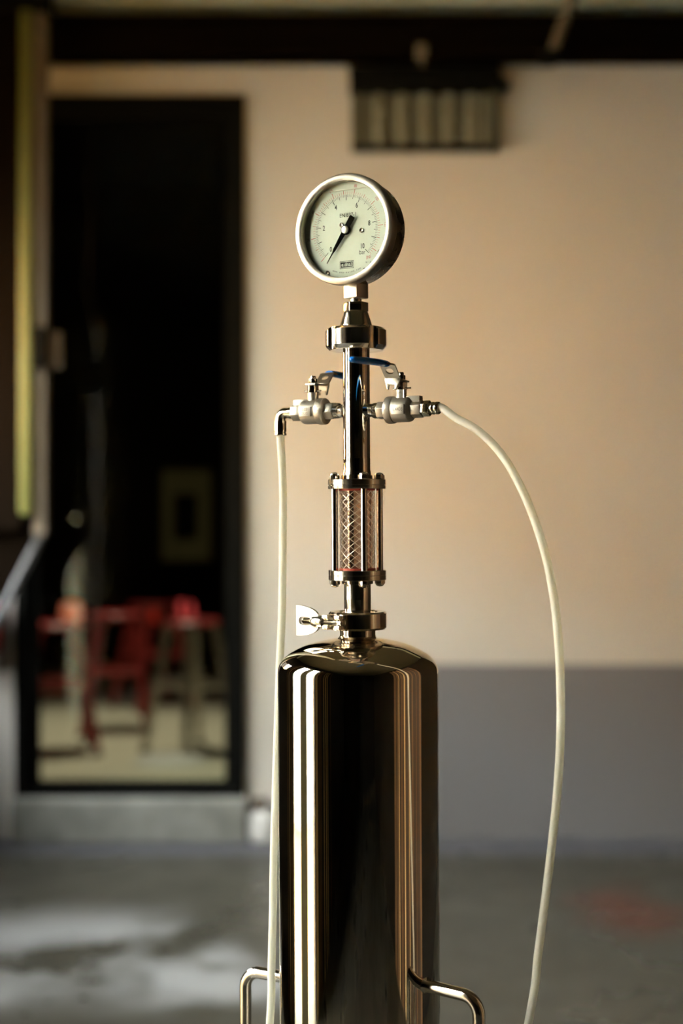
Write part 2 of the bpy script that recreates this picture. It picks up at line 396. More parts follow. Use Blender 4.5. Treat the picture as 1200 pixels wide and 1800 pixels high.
# ------------------------------------------------------------------ glass door, step and the room behind
dr = empty('door_1', (dA.x, YB, dA.z)); dr['kind'] = 'structure'; do = dr.location.copy()
fw = .028
fr = MB(); fr.box(dA.x, dA.x+fw, YB-.02, YB+.10, dA.z, dB.z); fr.box(dB.x-fw, dB.x, YB-.02, YB+.10, dA.z, dB.z); fr.box(dA.x+fw, dB.x-fw, YB-.02, YB+.10, dB.z-fw, dB.z); fr.box(dA.x+fw, dB.x-fw, YB-.02, YB+.10, dA.z, dA.z+.014)
fr.build('door_frame', M_blackm, dr, off=do, smooth=0)
x0, x1, z0, z1 = dA.x+fw, dB.x-fw, dA.z+.014, dB.z-fw
lw = .034
for nm, bb in (('stile', (x0, x0+lw, z0, z1)), ('stile', (x1-lw, x1, z0, z1)), ('top_rail', (x0+lw, x1-lw, z1-lw, z1)), ('bottom_rail', (x0+lw, x1-lw, z0, z0+.022))):
    MB().box(bb[0], bb[1], YB+.02, YB+.06, bb[2], bb[3]).build(nm, M_blackm, dr, off=do, smooth=0)
MB().box(x0+lw, x1-lw, YB+.037, YB+.043, z0+.022, z1-lw).build('pane', M_doorglass, dr, off=do, smooth=0)
sA, sB = Bp(22, 1476, YB-.04), Bp(436, 1400, YB-.04)
st = struct('door_step', MB().box(sA.x, sB.x, YB-.07, YB, 0, dA.z-.001), M_conc, smooth=0, bevel=.008)
# small plinth beside the step
q0, q1 = Bp(441, 1475, YB-.03), Bp(482, 1425, YB-.03)
pb_ = empty('corner_block', ((q0.x+q1.x)/2, YB-.03, 0)); tag(pb_, 'small chipped white block at the foot of the wall beside the step', 'block')
MB().box(q0.x, q1.x, YB-.07, YB, 0, q1.z).build('block', M_white, pb_, off=pb_.location, bevel=.012)
MB().box(q0.x+.006, q1.x-.025, YB-.035, YB-.001, q1.z, q1.z+.035).build('dark_cap', M_taupe, pb_, off=pb_.location, bevel=.008)

# room behind the door
ZI = dA.z - .001
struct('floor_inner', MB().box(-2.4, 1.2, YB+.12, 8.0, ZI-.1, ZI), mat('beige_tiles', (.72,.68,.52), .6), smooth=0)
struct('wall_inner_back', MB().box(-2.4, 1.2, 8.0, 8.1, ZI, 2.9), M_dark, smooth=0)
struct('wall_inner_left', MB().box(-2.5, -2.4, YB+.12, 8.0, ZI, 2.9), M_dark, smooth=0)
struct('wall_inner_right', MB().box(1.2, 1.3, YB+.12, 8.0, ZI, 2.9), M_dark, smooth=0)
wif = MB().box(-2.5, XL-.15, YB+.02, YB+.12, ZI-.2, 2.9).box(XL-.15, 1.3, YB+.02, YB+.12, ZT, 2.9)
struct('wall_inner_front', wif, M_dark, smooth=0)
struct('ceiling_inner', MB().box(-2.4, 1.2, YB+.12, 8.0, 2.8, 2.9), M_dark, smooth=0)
# mounted frame with a dark centre
f0, f1 = Bp(285, 985, 6.75), Bp(370, 826, 6.75)
pf = empty('menu_frame', ((f0.x+f1.x)/2, 6.75, ZI)); tag(pf, 'pale olive upright frame with a dark centre on a thin stand behind the glass door', 'sign'); po = pf.location.copy()
i0, i1 = Bp(306, 948, 6.75), Bp(347, 868, 6.75)
M_olive = mat('pale_olive_card', (.22,.22,.13), .6)
fm = MB(); fm.box(f0.x, i0.x, 6.74, 6.76, f0.z, f1.z); fm.box(i1.x, f1.x, 6.74, 6.76, f0.z, f1.z); fm.box(i0.x, i1.x, 6.74, 6.76, f0.z, i0.z); fm.box(i0.x, i1.x, 6.74, 6.76, i1.z, f1.z)
fm.build('border', M_olive, pf, off=po, smooth=0)
MB().box(i0.x, i1.x, 6.745, 6.755, i0.z, i1.z).build('dark_panel', M_blackm, pf, off=po, smooth=0)
xm = (f0.x+f1.x)/2
MB().tube([(xm,6.75,ZI+.02),(xm,6.75,f0.z)], .012, 10).build('pole', M_blackm, pf, off=po)
MB().lathe([(0,0),(.14,0),(.14,.015),(.02,.022),(0,.022)], 24, Matrix.Translation((xm,6.75,ZI))).build('base', M_blackm, pf, off=po)

def stool(loc, rz, m, seatm, label, grp, wide=.15, back=False, h=.46):
    r = empty('metal_stool', loc); r.rotation_euler[2] = rz
    tag(r, label, 'stool', grp)
    t = wide*.78
    MB().lathe([(0,h-.02),(t,h-.02),(t+.01,h-.008),(t,h),(t-.03,h-.004),(0,h-.006)], 4*6).build('seat', seatm, r)
    for sx in (-1,1):
        for sy in (-1,1):
            MB().tube([(sx*t*.62,sy*t*.62,h-.015),(sx*wide,sy*wide,.012)], [.019,.014], 8).build('leg', m, r)
            MB().lathe([(0,0),(.018,0),(.018,.014),(0,.016)], 10, Matrix.Translation((sx*wide,sy*wide,0))).build('foot', M_blackm, r)
    zc = h*.52; e = wide*.80
    for i, (a, b) in enumerate((((-e,-e),(e,-e)),((e,-e),(e,e)),((e,e),(-e,e)),((-e,e),(-e,-e)))):
        MB().tube([(*a,zc),(*b,zc)], .013, 8).build('crossbar', m, r)
    if back:
        for sx in (-1,1): MB().tube([(sx*t*.8,t*.8,h-.01),(sx*t*.8,t,h+.22)], .012, 8).build('back_post', m, r)
        MB().box(-t*.9, t*.9, t*.9, t*1.05, h+.14, h+.23).build('backrest', m, r, bevel=.006)
    return r
G = 'red metal stools behind the glass door'
def fl(px, py): 
    Y = (ZC-ZI)*FPX/(py-900); return Vector(((px-600)*Y/FPX, Y, ZI))
stool(fl(98, 1322), .3, M_redm, M_redm, 'red metal stool nearest the left edge of the glass door', G, .13)
stool(fl(205, 1285), .1, M_redm, M_redm, 'red metal stool standing in the middle of the doorway', G, .125)
stool(fl(270, 1245), .6, M_redm, M_redm, 'red metal stool half hidden behind the bare metal one', G, .13)
stool(fl(338, 1322), .75, M_rawst, M_redm, 'bare metal stool with a red seat at the right of the glass door', None, .12, h=.47)
# flat round white base on the floor in front
bp_ = fl(300, 1340)
rb = tag(MB().lathe([(0,0),(.125,0),(.13,.006),(.10,.018),(.03,.026),(0,.027)], 32).build('floor_disc', M_white), 'flat white round disc on the floor under the bare metal stool', 'disc')
rb.location = bp_
# small shapes given a glow of their own on the floor-height ledge further back
lg = empty('low_bench', (-1.08, 7.25, ZI)); tag(lg, 'long dark low bench at the back of the room behind the glass door', 'bench')
zt = ZC - (1098-900)*7.25/FPX
MB().box(-.80, .72, -.17, .17, zt-ZI-.04, zt-ZI).build('bench_top', M_blackm, lg, bevel=.004)
for bx in (-.75, .64): MB().box(bx, bx+.05, -.14, .14, 0, zt-ZI-.04).build('leg', M_blackm, lg)
def glow(px, py, Y, r, col, e, name, label):
    p = Bp(px, py, Y); p.z = zt
    m = mat(name+'_glow', col, .4); b = m.node_tree.nodes['Principled BSDF']; b.inputs['Emission Color'].default_value = (*col,1); b.inputs['Emission Strength'].default_value = e
    o = empty('glowing_blob', p); tag(o, label, 'lamp', None)
    MB().lathe([(0,0),(r*.5,0),(r*.5,.01),(r*.2,.02),(0,.02)], 16).build('base', M_blackm, o)
    MB().lathe([(0,.018),(r*.6,.02),(r,.018+r*.8),(r*.8,.018+r*1.7),(0,.018+r*1.9)], 20).build('shade', m, o)
glow(322, 1084, 7.16, .058, (.95,.10,.10), 1.1, 'red', 'small round glowing red blob at the right on the dark bench')
glow(126, 1080, 7.16, .056, (1.0,.26,.14), .9, 'orange', 'small glowing orange-red blob at the left on the dark bench')
glow(272, 1075, 7.2, .044, (.75,.04,.02), .5, 'deepred', 'dim deep red glowing blob in the middle of the dark bench')

# ------------------------------------------------------------------ post and fire extinguisher at the left
YP = 3.95
pt = empty('sliding_door_post', (Bp(40,900,YP).x, YP, Bp(0,940,YP).z)); tag(pt, 'dark steel door post with a yellow-green edge strip at the left', 'post'); po = pt.location.copy()
def X(px): return (px-600)*YP/FPX
def Z(py): return ZC-(py-900)*YP/FPX
MB().box(X(-60), X(38), YP-.02, YP+.04, Z(930), ZT).build('panel', M_beam, pt, off=po, smooth=0)
MB().box(X(38), X(59), YP-.035, YP+.02, Z(905), ZT-.06).build('edge_strip', M_yel, pt, off=po, bevel=.006)
MB().box(X(59), X(80), YP-.01, YP+.05, Z(940), ZT-.01).build('channel', M_taupe, pt, off=po, smooth=0)
MB().box(X(61), X(84), YP-.05, YP-.01, Z(650), Z(577)).build('latch', M_blackm, pt, off=po, bevel=.005)
MB().box(X(86), X(108), YP+.0, YP+.02, Z(648), Z(582)).build('strike_plate', M_taupe, pt, off=po, bevel=.004)
MB().box(X(78), X(90), YP+.004, YP+.016, Z(625), Z(605)).build('strike_arm', M_taupe, pt, off=po)
MB().box(X(-60), X(86), YP-.05, YP+.06, Z(24), ZT).build('top_bracket', M_blackm, pt, off=po, smooth=0)
MB().tube([(X(76),YP+.02,Z(928)), (X(8),YP+.02,Z(1060)), (X(-60),YP+.02,Z(1190))], .014, 4, up=(0,1,0)).build('diagonal_brace', mat('grey_steel_paint', (.13,.13,.13), .5), pt, off=po, smooth=0)
MB().prism([(X(78),Z(920)),(X(6),Z(1060)),(X(-62),Z(1060)),(X(-62),Z(920))], -YP-.03, -YP-.018, Matrix.Rotation(PI/2,4,'X')).build('gusset_plate', M_beam, pt, off=po, smooth=0)

ex = Bp(-22, 1130, YB-.07)
fe = empty('fire_extinguisher', (ex.x, YB-.07, ex.z-.03)); tag(fe, 'red cylinder on the wall cut off by the left edge of the picture', 'extinguisher')
MB().lathe([(0,0),(.040,0),(.045,.008),(.045,.15),(.035,.18),(.015,.195),(0,.195)], 24).build('body', M_redm, fe)
MB().lathe([(0,.19),(.014,.19),(.014,.225),(0,.225)], 12).build('valve', M_blackm, fe)
MB().tube(spline([(.01,0,.21),(.045,-.01,.20),(.055,-.01,.08),(.048,-.01,-.03)],6), .007, 8).build('hose', M_blackm, fe)
MB().lathe([(0,-.02),(.013,-.02),(.009,.02),(0,.02)], 12, Matrix.Translation((.046,-.01,-.035))).build('nozzle', M_blackm, fe)
MB().box(-.03,.03,.04,.07,.05,.07).build('wall_bracket', M_blackm, fe)

# ------------------------------------------------------------------ the pressure column (built in pixels of the tank plane, then scaled)
YAW = R_(-29)
A = Matrix.Translation((37.5*k, T, 0)) @ Matrix.Rotation(R_(-.31), 4, 'Y') @ Matrix.Rotation(YAW, 4, 'Z')
V = Matrix.Rotation(-YAW, 4, 'Z')            # for pieces measured square to the camera
RX = Matrix.Rotation(PI/2, 4, 'X')           # z -> -y
RY = Matrix.Rotation(PI/2, 4, 'Y')           # z -> x
def z_(py): return H - py
def TR(x, y, z): return Matrix.Translation((x, y, z))
class Root:
    def __init__(s, name, base, label, cat, group=None, rot=None):
        s.b = Vector(base)
        o = bpy.data.objects.new(name, None); COL.objects.link(o); o.empty_display_size = .03
        s.M = rot if rot is not None else Matrix.Identity(4)
        o.matrix_world = A @ Matrix.Translation(s.b*k) @ s.M
        tag(o, label, cat, group); s.o = o
    def part(s, name, mb, m, parent=None, bevel=0, smooth=35, bseg=2):
        return mb.build(name, m, parent or s.o, scale=k, off=s.b*k, bevel=bevel*k, smooth=smooth, bseg=bseg)
def LP(pts): return [(r, z_(py)) for r, py in pts]

# --- tank
tk = Root('steel_tank', (0,0,0), 'tall mirror-polished steel tank with domed top and side handles', 'tank')
dome = [(31.5,1106),(31.5,1116),(33,1119.5),(36.5,1122),(50,1124),(73,1129),(90,1134),(105,1140.5),(118,1147.5),(127,1154),(134,1161),(138.6,1169),(140.6,1178),(141,1188)]
sp = spline([(r,0,py) for r,py in dome], 5)
body = [(p.x, p.z) for p in sp] + [(141,1300),(141,1500),(141,1800),(141,2200),(141,2600),(138,2640),(120,2664),(60,2680),(0,2684)]
tk.part('body', MB().lathe(LP(body), 160), M_mirror, smooth=60)
tk.part('neck_ferrule', MB().lathe(LP([(26,1090),(47,1090),(47,1094),(36,1100),(31.7,1106.5),(26,1106.5)]), 64), M_steel)
tk.part('foot_ring', MB().arc([(128,z_(2752.5)),(134,z_(2752.5)),(134,z_(2640)),(128,z_(2640))], 0, 2*PI, 72), M_steel)
def handle(az, Rh, zm, zm2):
    d = Vector((math.cos(az), math.sin(az), 0)); rr = 30
    zt, zb = zm/k, zm2/k
    pts = [d*133 + Vector((0,0,zt))]
    for i in range(9):
        a = PI/2*i/8; pts.append(d*(Rh/k - rr + rr*math.sin(a)) + Vector((0,0,zt - rr + rr*math.cos(a))))
    for i in range(9):
        a = PI/2*i/8; pts.append(d*(Rh/k - rr + rr*math.cos(a)) + Vector((0,0,zb + rr - rr*math.sin(a))))
    pts.append(d*133 + Vector((0,0,zb)))
    h = tk.part('handle', MB().tube(pts, 10.8, 20, V), M_steel, smooth=60)
    tk.part('weld', MB().lathe([(0,-4),(15,-4),(14,3),(11,7),(0,7)], 20, V @ Matrix.Translation(d*138+Vector((0,0,zt))) @ d.to_track_quat('Z','Y').to_matrix().to_4x4()), M_steel, h)
handle(R_(-38), .131, .556, .40)
handle(R_(180-29), .1265, .536, .38)

# --- sanitary clamp
cl = Root('pipe_clamp', (0,0,z_(1106)), 'polished steel pipe clamp with a wing nut above the tank neck', 'clamp')
prof = [(34,z_(1077)),(38,z_(1074.5)),(48,z_(1074.5)),(51,z_(1077.5)),(51,z_(1102)),(48,z_(1105.5)),(38,z_(1105.5)),(34,z_(1103))]
ga = 227
for a0, a1 in ((ga-360+5, 47-4-0), (47+4, ga-5)):
    cl.part('clamp_half', MB().arc(prof, R_(a0), R_(a1), 40, V), M_steel, bevel=0)
rad = Vector((math.cos(R_(ga)), math.sin(R_(ga)), 0)); tg = Vector((rad.y, -rad.x, 0))
Mc = Matrix(((tg.x, rad.x, 0, 0), (tg.y, rad.y, 0, 0), (0, 0, 1, 0), (0, 0, 0, 1)))     # x = along bolt, y = outwards
F = V @ Mc
zb = z_(1091)
for t0, t1 in ((13, 27), (-15, -2)):
    cl.part('lug', MB().box(t0, t1, 42, 64, zb+5, zb+12.5, F).box(t0, t1, 42, 64, zb-12.5, zb-5, F).box(t0, t1, 42, 50, zb-5, zb+5, F), M_steel, bevel=1.2)
bolt = MB(); bolt.lathe([(0,-16),(4.6,-16),(4.6,76),(3.6,78),(0,78)], 16, F @ TR(0,58,zb) @ RY)
for i in range(38): bolt.lathe([(4.6,-8+i*2.2),(5.6,-7+i*2.2),(4.6,-6+i*2.2)], 14, F @ TR(0,58,zb) @ RY, caps=False)
cl.part('bolt', bolt, M_brass)
cl.part('pivot_pin', MB().lathe([(0,-12.5),(4,-12.5),(4,12.5),(0,12.5)], 12, F @ TR(-8,58,zb)), M_steel)
wn_ = MB(); wn_.lathe([(5.7,27),(10,27),(11,30),(11,47),(9.5,52),(5.7,52)], 24, F @ TR(0,58,zb) @ RY)
nut = cl.part('wing_nut', wn_, M_steel)
outer = []; inner = []
N_ = 40
def wing_out(u):           # u 0..1 round the outline
    if u < .25: a = u/.25; return (92, -27+54*a)
    if u < .60:
        a = (u-.25)/.35; th = PI/2*a; return (92-54*math.sin(th)**1.0*1.0 + 0, 8+19*math.cos(th)) if True else None
    if u < .65: a = (u-.60)/.05; return (38, 8-16*a)
    a = (u-.65)/.35; th = PI/2*(1-a); return (92-54*math.sin(th), -8-19*math.cos(th))
for i in range(N_):
    x_, y_ = wing_out(i/N_); outer.append((x_, y_))
    dx, dy = x_-70, y_
    a = math.atan2(dy, dx); sx = 16; hw = 7.6
    cx = max(-sx+hw, min(sx-hw, dx*.5)); ia = a
    inner.append((70+ (sx-hw)*max(-1,min(1,math.cos(a)*1.6)) + hw*math.cos(a), hw*math.sin(a)))
Mw = F @ TR(0, 58, zb) @ Matrix(((1,0,0,0),(0,0,1,0),(0,1,0,0),(0,0,0,1)))
cl.part('wing', MB().ringprism(outer, inner, -2.5, 2.5, Mw), mat('polished_wing', (.50,.48,.43), .42, 1), nut, bevel=0)

# --- sight glass
sg = Root('sight_glass', (0,0,z_(1075)), 'steel-framed glass sight tube with wire mesh above the clamp', 'sight glass')
sg.part('flange', MB().lathe(LP([(22,859.5),(50.3,859.5),(50.8,858.5),(50.8,854),(49.6,853.4),(49.6,852.6),(50.8,852),(50.8,843.5),(50,842.6),(22,842.6)]), 96), M_flange)
sg.part('flange', MB().lathe(LP([(22,1019.3),(50,1019.3),(50.8,1018.4),(50.8,1011),(49.8,1010.4),(50.8,1009.8),(50.8,1002.5),(50,1001.6),(22,1001.6)]), 96), M_flange)
sg.part('pipe_stub', MB().lathe(LP([(20,842.6),(27.5,842.6),(27.5,835.5),(25.5,834.8),(24.8,830),(24,826),(23.9,814),(20,814)]), 64), M_steel)
sg.part('pipe_stub', MB().lathe(LP([(20,1082),(23.6,1082),(23.6,1054),(23.9,1052.8),(23.6,1051.4),(23.6,1027),(27.5,1026),(27.5,1019.3),(20,1019.3)]), 64), M_steel)
sg.part('clamp_ferrule', MB().lathe(LP([(22,1090),(47,1090),(47,1086),(36,1080),(24,1074),(22,1074)]), 64), M_steel)
sg.part('gasket', MB().lathe(LP([(20,862.5),(32,862.5),(32,859.5),(20,859.5)]), 48), M_red_sil)
sg.part('gasket', MB().lathe(LP([(20,1001.6),(32,1001.6),(32,998.6),(20,998.6)]), 48), M_red_sil)
sg.part('glass_tube', MB().arc([(24.5,z_(998.6)),(28,z_(998.6)),(28,z_(862.5)),(24.5,z_(862.5))], 0, 2*PI, 64), M_sight)
wm = MB()
for j in range(12):
    for sgn in (-1, 1):
        pts = []
        for i in range(61):
            h_ = i/60*136; a = R_(30*j+5) + sgn*R_(30)*h_/12.9
            pts.append((30.6*math.cos(a), 30.6*math.sin(a), z_(998.6)+h_))
        wm.tube(pts, .62, 5)
sg.part('wire_mesh', wm, mat('mesh_wire', (.46,.41,.34), .42, 1))
nutm = MB(); nutm.prism(hexpoly(9.6), 0, 7.5); nutm.lathe([(7.9,7.5),(7.2,9.8),(4.5,11.8),(0,12.6)], 16)
for j in range(4):
    a = PI/4 + PI/2*j; c = (41.2*math.cos(a), 41.2*math.sin(a))
    sg.part('tie_rod', MB().lathe(LP([(0,1002),(5.9,1002),(5.9,859),(0,859)]), 24, TR(*c,0)), M_steel)
    for zz, fl_ in ((z_(842.6), 1), (z_(1019.3), -1)):
        q = MB(); Mn = TR(*c, zz) @ Matrix.Rotation(.5*j+.2, 4, 'Z') @ Matrix.Diagonal((1,1,fl_,1))
        q.add(nutm.v, nutm.f, Mn); sg.part('cap_nut', q, M_steel, bevel=.4)

# --- riser pipe
rp = Root('riser_pipe', (0,0,z_(814)), 'straight polished steel pipe between the round nut and the sight glass', 'pipe')
rp.part('tube', MB().lathe(LP([(21,814),(23.9,814),(23.9,808),(24.2,807),(23.8,806),(23.8,606),(21,606)]), 72), M_mirror, smooth=50)
for sx in (-1, 1):
    rp.part('side_port', MB().lathe([(8,20),(15,20),(12.5,25),(11,27),(11,34),(8,34)], 32, TR(0,0,z_(722)) @ (RY if sx > 0 else RY @ Matrix.Rotation(PI,4,'X'))), M_steel)

# --- union nut and conical adapter
un = Root('pipe_union', (0,0,z_(617)), 'steel union with notched ring nut and cone under the gauge', 'pipe fitting')
outl = []; NS = 240
for i in range(NS):
    a = 2*PI*i/NS; best = 53.6
    for nt in (R_(-90-57), R_(-90+35), R_(-90+125), R_(-90+215)):
        d_ = abs((a-nt+PI) % (2*PI)-PI)*50
        if d_ < 9: best = min(best, 53.6 - 7*max(0, 1-(d_/9)**3.5))
    outl.append((a, best))
nm = MB(); lv = [(616.5,.86),(615,.90),(609,1.0),(582,1.0),(578,.93),(576.8,.88)]
vs = []; 
for py, f_ in lv:
    for a, r in outl: rr = r if f_ == 1 else min(r, 53.6*f_+0); vs.append((rr*math.cos(a), rr*math.sin(a), z_(py)))
fs = []
for L_ in range(len(lv)-1):
    for i in range(NS): j = (i+1) % NS; fs.append((L_*NS+i, L_*NS+j, (L_+1)*NS+j, (L_+1)*NS+i))
fs += [list(range(NS))[::-1], list(range((len(lv)-1)*NS, len(lv)*NS))]
nm.add(vs, fs, V); un.part('ring_nut', nm, M_steel, smooth=30)
un.part('cone', MB().lathe(LP([(29.6,578),(29.4,575),(28.3,571.5),(26.4,565),(22.6,553),(21.2,549),(20.4,547.5),(0,547.5)]), 64), M_steel)
un.part('hex_collar', MB().prism(hexpoly(21.8, 6, R_(-3)), z_(548), z_(532), V), M_steel, bevel=1.0)

# --- pressure gauge
gz = z_(410)
pg = Root('pressure_gauge', (0,0,z_(532)), 'round steel pressure gauge with white 0 to 10 bar dial', 'gauge')
pg.part('threaded_neck', MB().lathe(LP([(0,534),(10,534),(10,524),(0,524)]), 24), M_steel)
pg.part('square_shank', MB().prism(hexpoly(22.0, 4, R_(-90+3)), z_(525), z_(480), V), M_brush, bevel=1.2)
GM = TR(0,0,gz) @ RX
pg.part('case', MB().lathe([(0,-16),(84,-16),(90,-13),(92,-8),(92,31),(84,31),(84,32.5),(0,32.5)], 128, GM), M_case)
pg.part('bezel', MB().lathe([(92,26),(95.5,27),(96.6,30),(96.6,43),(95.6,45.6),(93,47),(86,47),(84,46.2),(83.2,44.5),(83.2,33),(90,31)], 128, GM, caps=False), M_brush, smooth=30)
dial = pg.part('dial', MB().lathe([(0,33.4),(83.2,33.4),(83.2,32),(0,32)], 96, GM), M_dial)
DZ = 33.7
def dpol(r, deg): a = R_(deg); return (r*math.sin(a), r*math.cos(a))         # deg clockwise from the top
def tick(mb, deg, r0, r1, w_):
    a = R_(deg); dx, dy = math.sin(a), math.cos(a); nx, ny = dy, -dx
    mb.add([(dx*r0+nx*w_, dy*r0+ny*w_, DZ), (dx*r1+nx*w_, dy*r1+ny*w_, DZ), (dx*r1-nx*w_, dy*r1-ny*w_, DZ), (dx*r0-nx*w_, dy*r0-ny*w_, DZ)], [(0,1,2,3)], GM)
def put(mb, body, size, x, y, rot=0, sx=.8, bold=.0, z=DZ):
    vs, fs = text_mesh(body, size, sx, bold)
    mb.add(vs, fs, GM @ TR(x, y, z) @ Matrix.Rotation(rot, 4, 'Z'))
blk, red = MB(), MB()
for i in range(101):
    d_ = -135 + 270*i/100
    if i % 10 == 0: tick(blk, d_, 51.5, 61.5, .55)
    elif i % 5 == 0: tick(blk, d_, 54, 61.5, .38)
    else: tick(blk, d_, 57, 61.5, .26)
for i in range(0, 146):
    d_ = -135 + 270*i/145
    if i % 20 == 0: tick(red, d_, 62, 71.5, .5)
    elif i % 10 == 0: tick(red, d_, 62, 68.5, .4)
    elif i % 2 == 0: tick(red, d_, 62, 66.5, .24)
for n in range(0, 11, 2):
    x_, y_ = dpol(45.5 if n not in (0, 10) else 44, -135+27*n); put(blk, str(n), 12.5, x_, y_, 0, .72, .25)
for n in range(20, 141, 20):
    d_ = -135+270*n/145; x_, y_ = dpol(76.5, d_); put(red if n in (60, 80, 100, 120) else blk, str(n), 7.2, x_, y_, R_(-d_) if abs(d_) < 100 else R_(180-d_), .8)  # psi figures in shade are put in black instead of red
put(blk, 'EN 837-1', 9.6, 3.5, 25.5, 0, .92)
put(blk, 'bar', 11, 31, -41.5, 0, .88)
put(red, 'psi', 10, 43.5, -50, 0, .85)
put(blk, 'kl. 1.6', 5, 43, -59.5, 0, .9)
# logo plate and address line
def rect(mb, x0, x1, y0, y1, z=DZ): mb.add([(x0,y0,z),(x1,y0,z),(x1,y1,z),(x0,y1,z)], [(0,1,2,3)], GM)
lx0, lx1, ly0, ly1 = -13.5, 14, -67, -53.5
for a_ in ((lx0,lx1,ly0,ly0+.8),(lx0,lx1,ly1-.8,ly1),(lx0,lx0+.8,ly0,ly1),(lx1-.8,lx1,ly0,ly1)): rect(blk, *a_)
rect(blk, lx0+2, lx1-2, ly0+2, ly1-2)
url = 'www.ema-eacom.com'
for i, ch in enumerate(url):
    d_ = 180 + 21 - 42*i/(len(url)-1); x_, y_ = dpol(73.5, d_); put(blk, ch, 5, x_, y_, R_(180-d_), .9)
pg.part('black_print', blk, M_black, dial, smooth=0); pg.part('red_print', red, M_redp, dial, smooth=0)
lg_ = MB(); put(lg_, 'e.dna', 9.5, -1, -60, 0, .9, .1, DZ+.25)
lg_.add([(x, y, DZ+.25) for x, y in ((8.4,-56.6),(9.6,-56.6),(11.2,-60.2),(9.6,-64),(8.4,-64),(10,-60.2))], [(0,1,2,3,4,5)], GM)
pg.part('logo_print', lg_, M_dial, dial, smooth=0)
for x_, y_ in ((-9.5, 9.5), (30, -3.5), (-38, -72), (36, -73)):
    pg.part('dial_screw', MB().lathe([(0,33.4),(4.2,33.4),(4.2,34.4),(3.2,35),(1.4,34.4),(0,34.4)], 16, GM @ TR(x_, y_, 0)), M_case, dial)
# needle
na = R_(180+33.5); nd = Vector((math.sin(na), math.cos(na), 0)); nn = Vector((nd.y, -nd.x, 0))
def nq(s_, w_): return (nd*s_ + nn*w_)
npoly = [nq(-26,-5.2), nq(-26,5.2), nq(-4,4.6), nq(9,4.2), nq(40,2.6), nq(46,1.1), nq(67,.45), nq(67,-.45), nq(46,-1.1), nq(40,-2.6), nq(9,-4.2), nq(-4,-4.6)]
nee = pg.part('needle', MB().prism([(p.x, p.y) for p in npoly], 37.2, 38.2, GM), M_needle, smooth=0)
pg.part('needle_boss', MB().lathe([(0,33.4),(8.6,33.4),(8.6,38.6),(0,38.6)], 32, GM), M_needle, nee)
pg.part('needle_hub', MB().lathe([(0,38.6),(6.9,38.6),(6.7,39.6),(5.9,40.1),(1.2,40.1),(1.0,39.7),(0,39.7)], 32, GM), M_hub, nee)
pg.part('liquid_line', MB().tube([(-46,69.5,36),(46,69.5,36)], [.9,.9], 8, GM), mat('liquid_meniscus', (.85,.86,.76), .4))
pg.part('glass', MB().lathe([(0,42.6),(83.2,42.6),(83.2,41.4),(0,41.4)], 64, GM), M_glass)

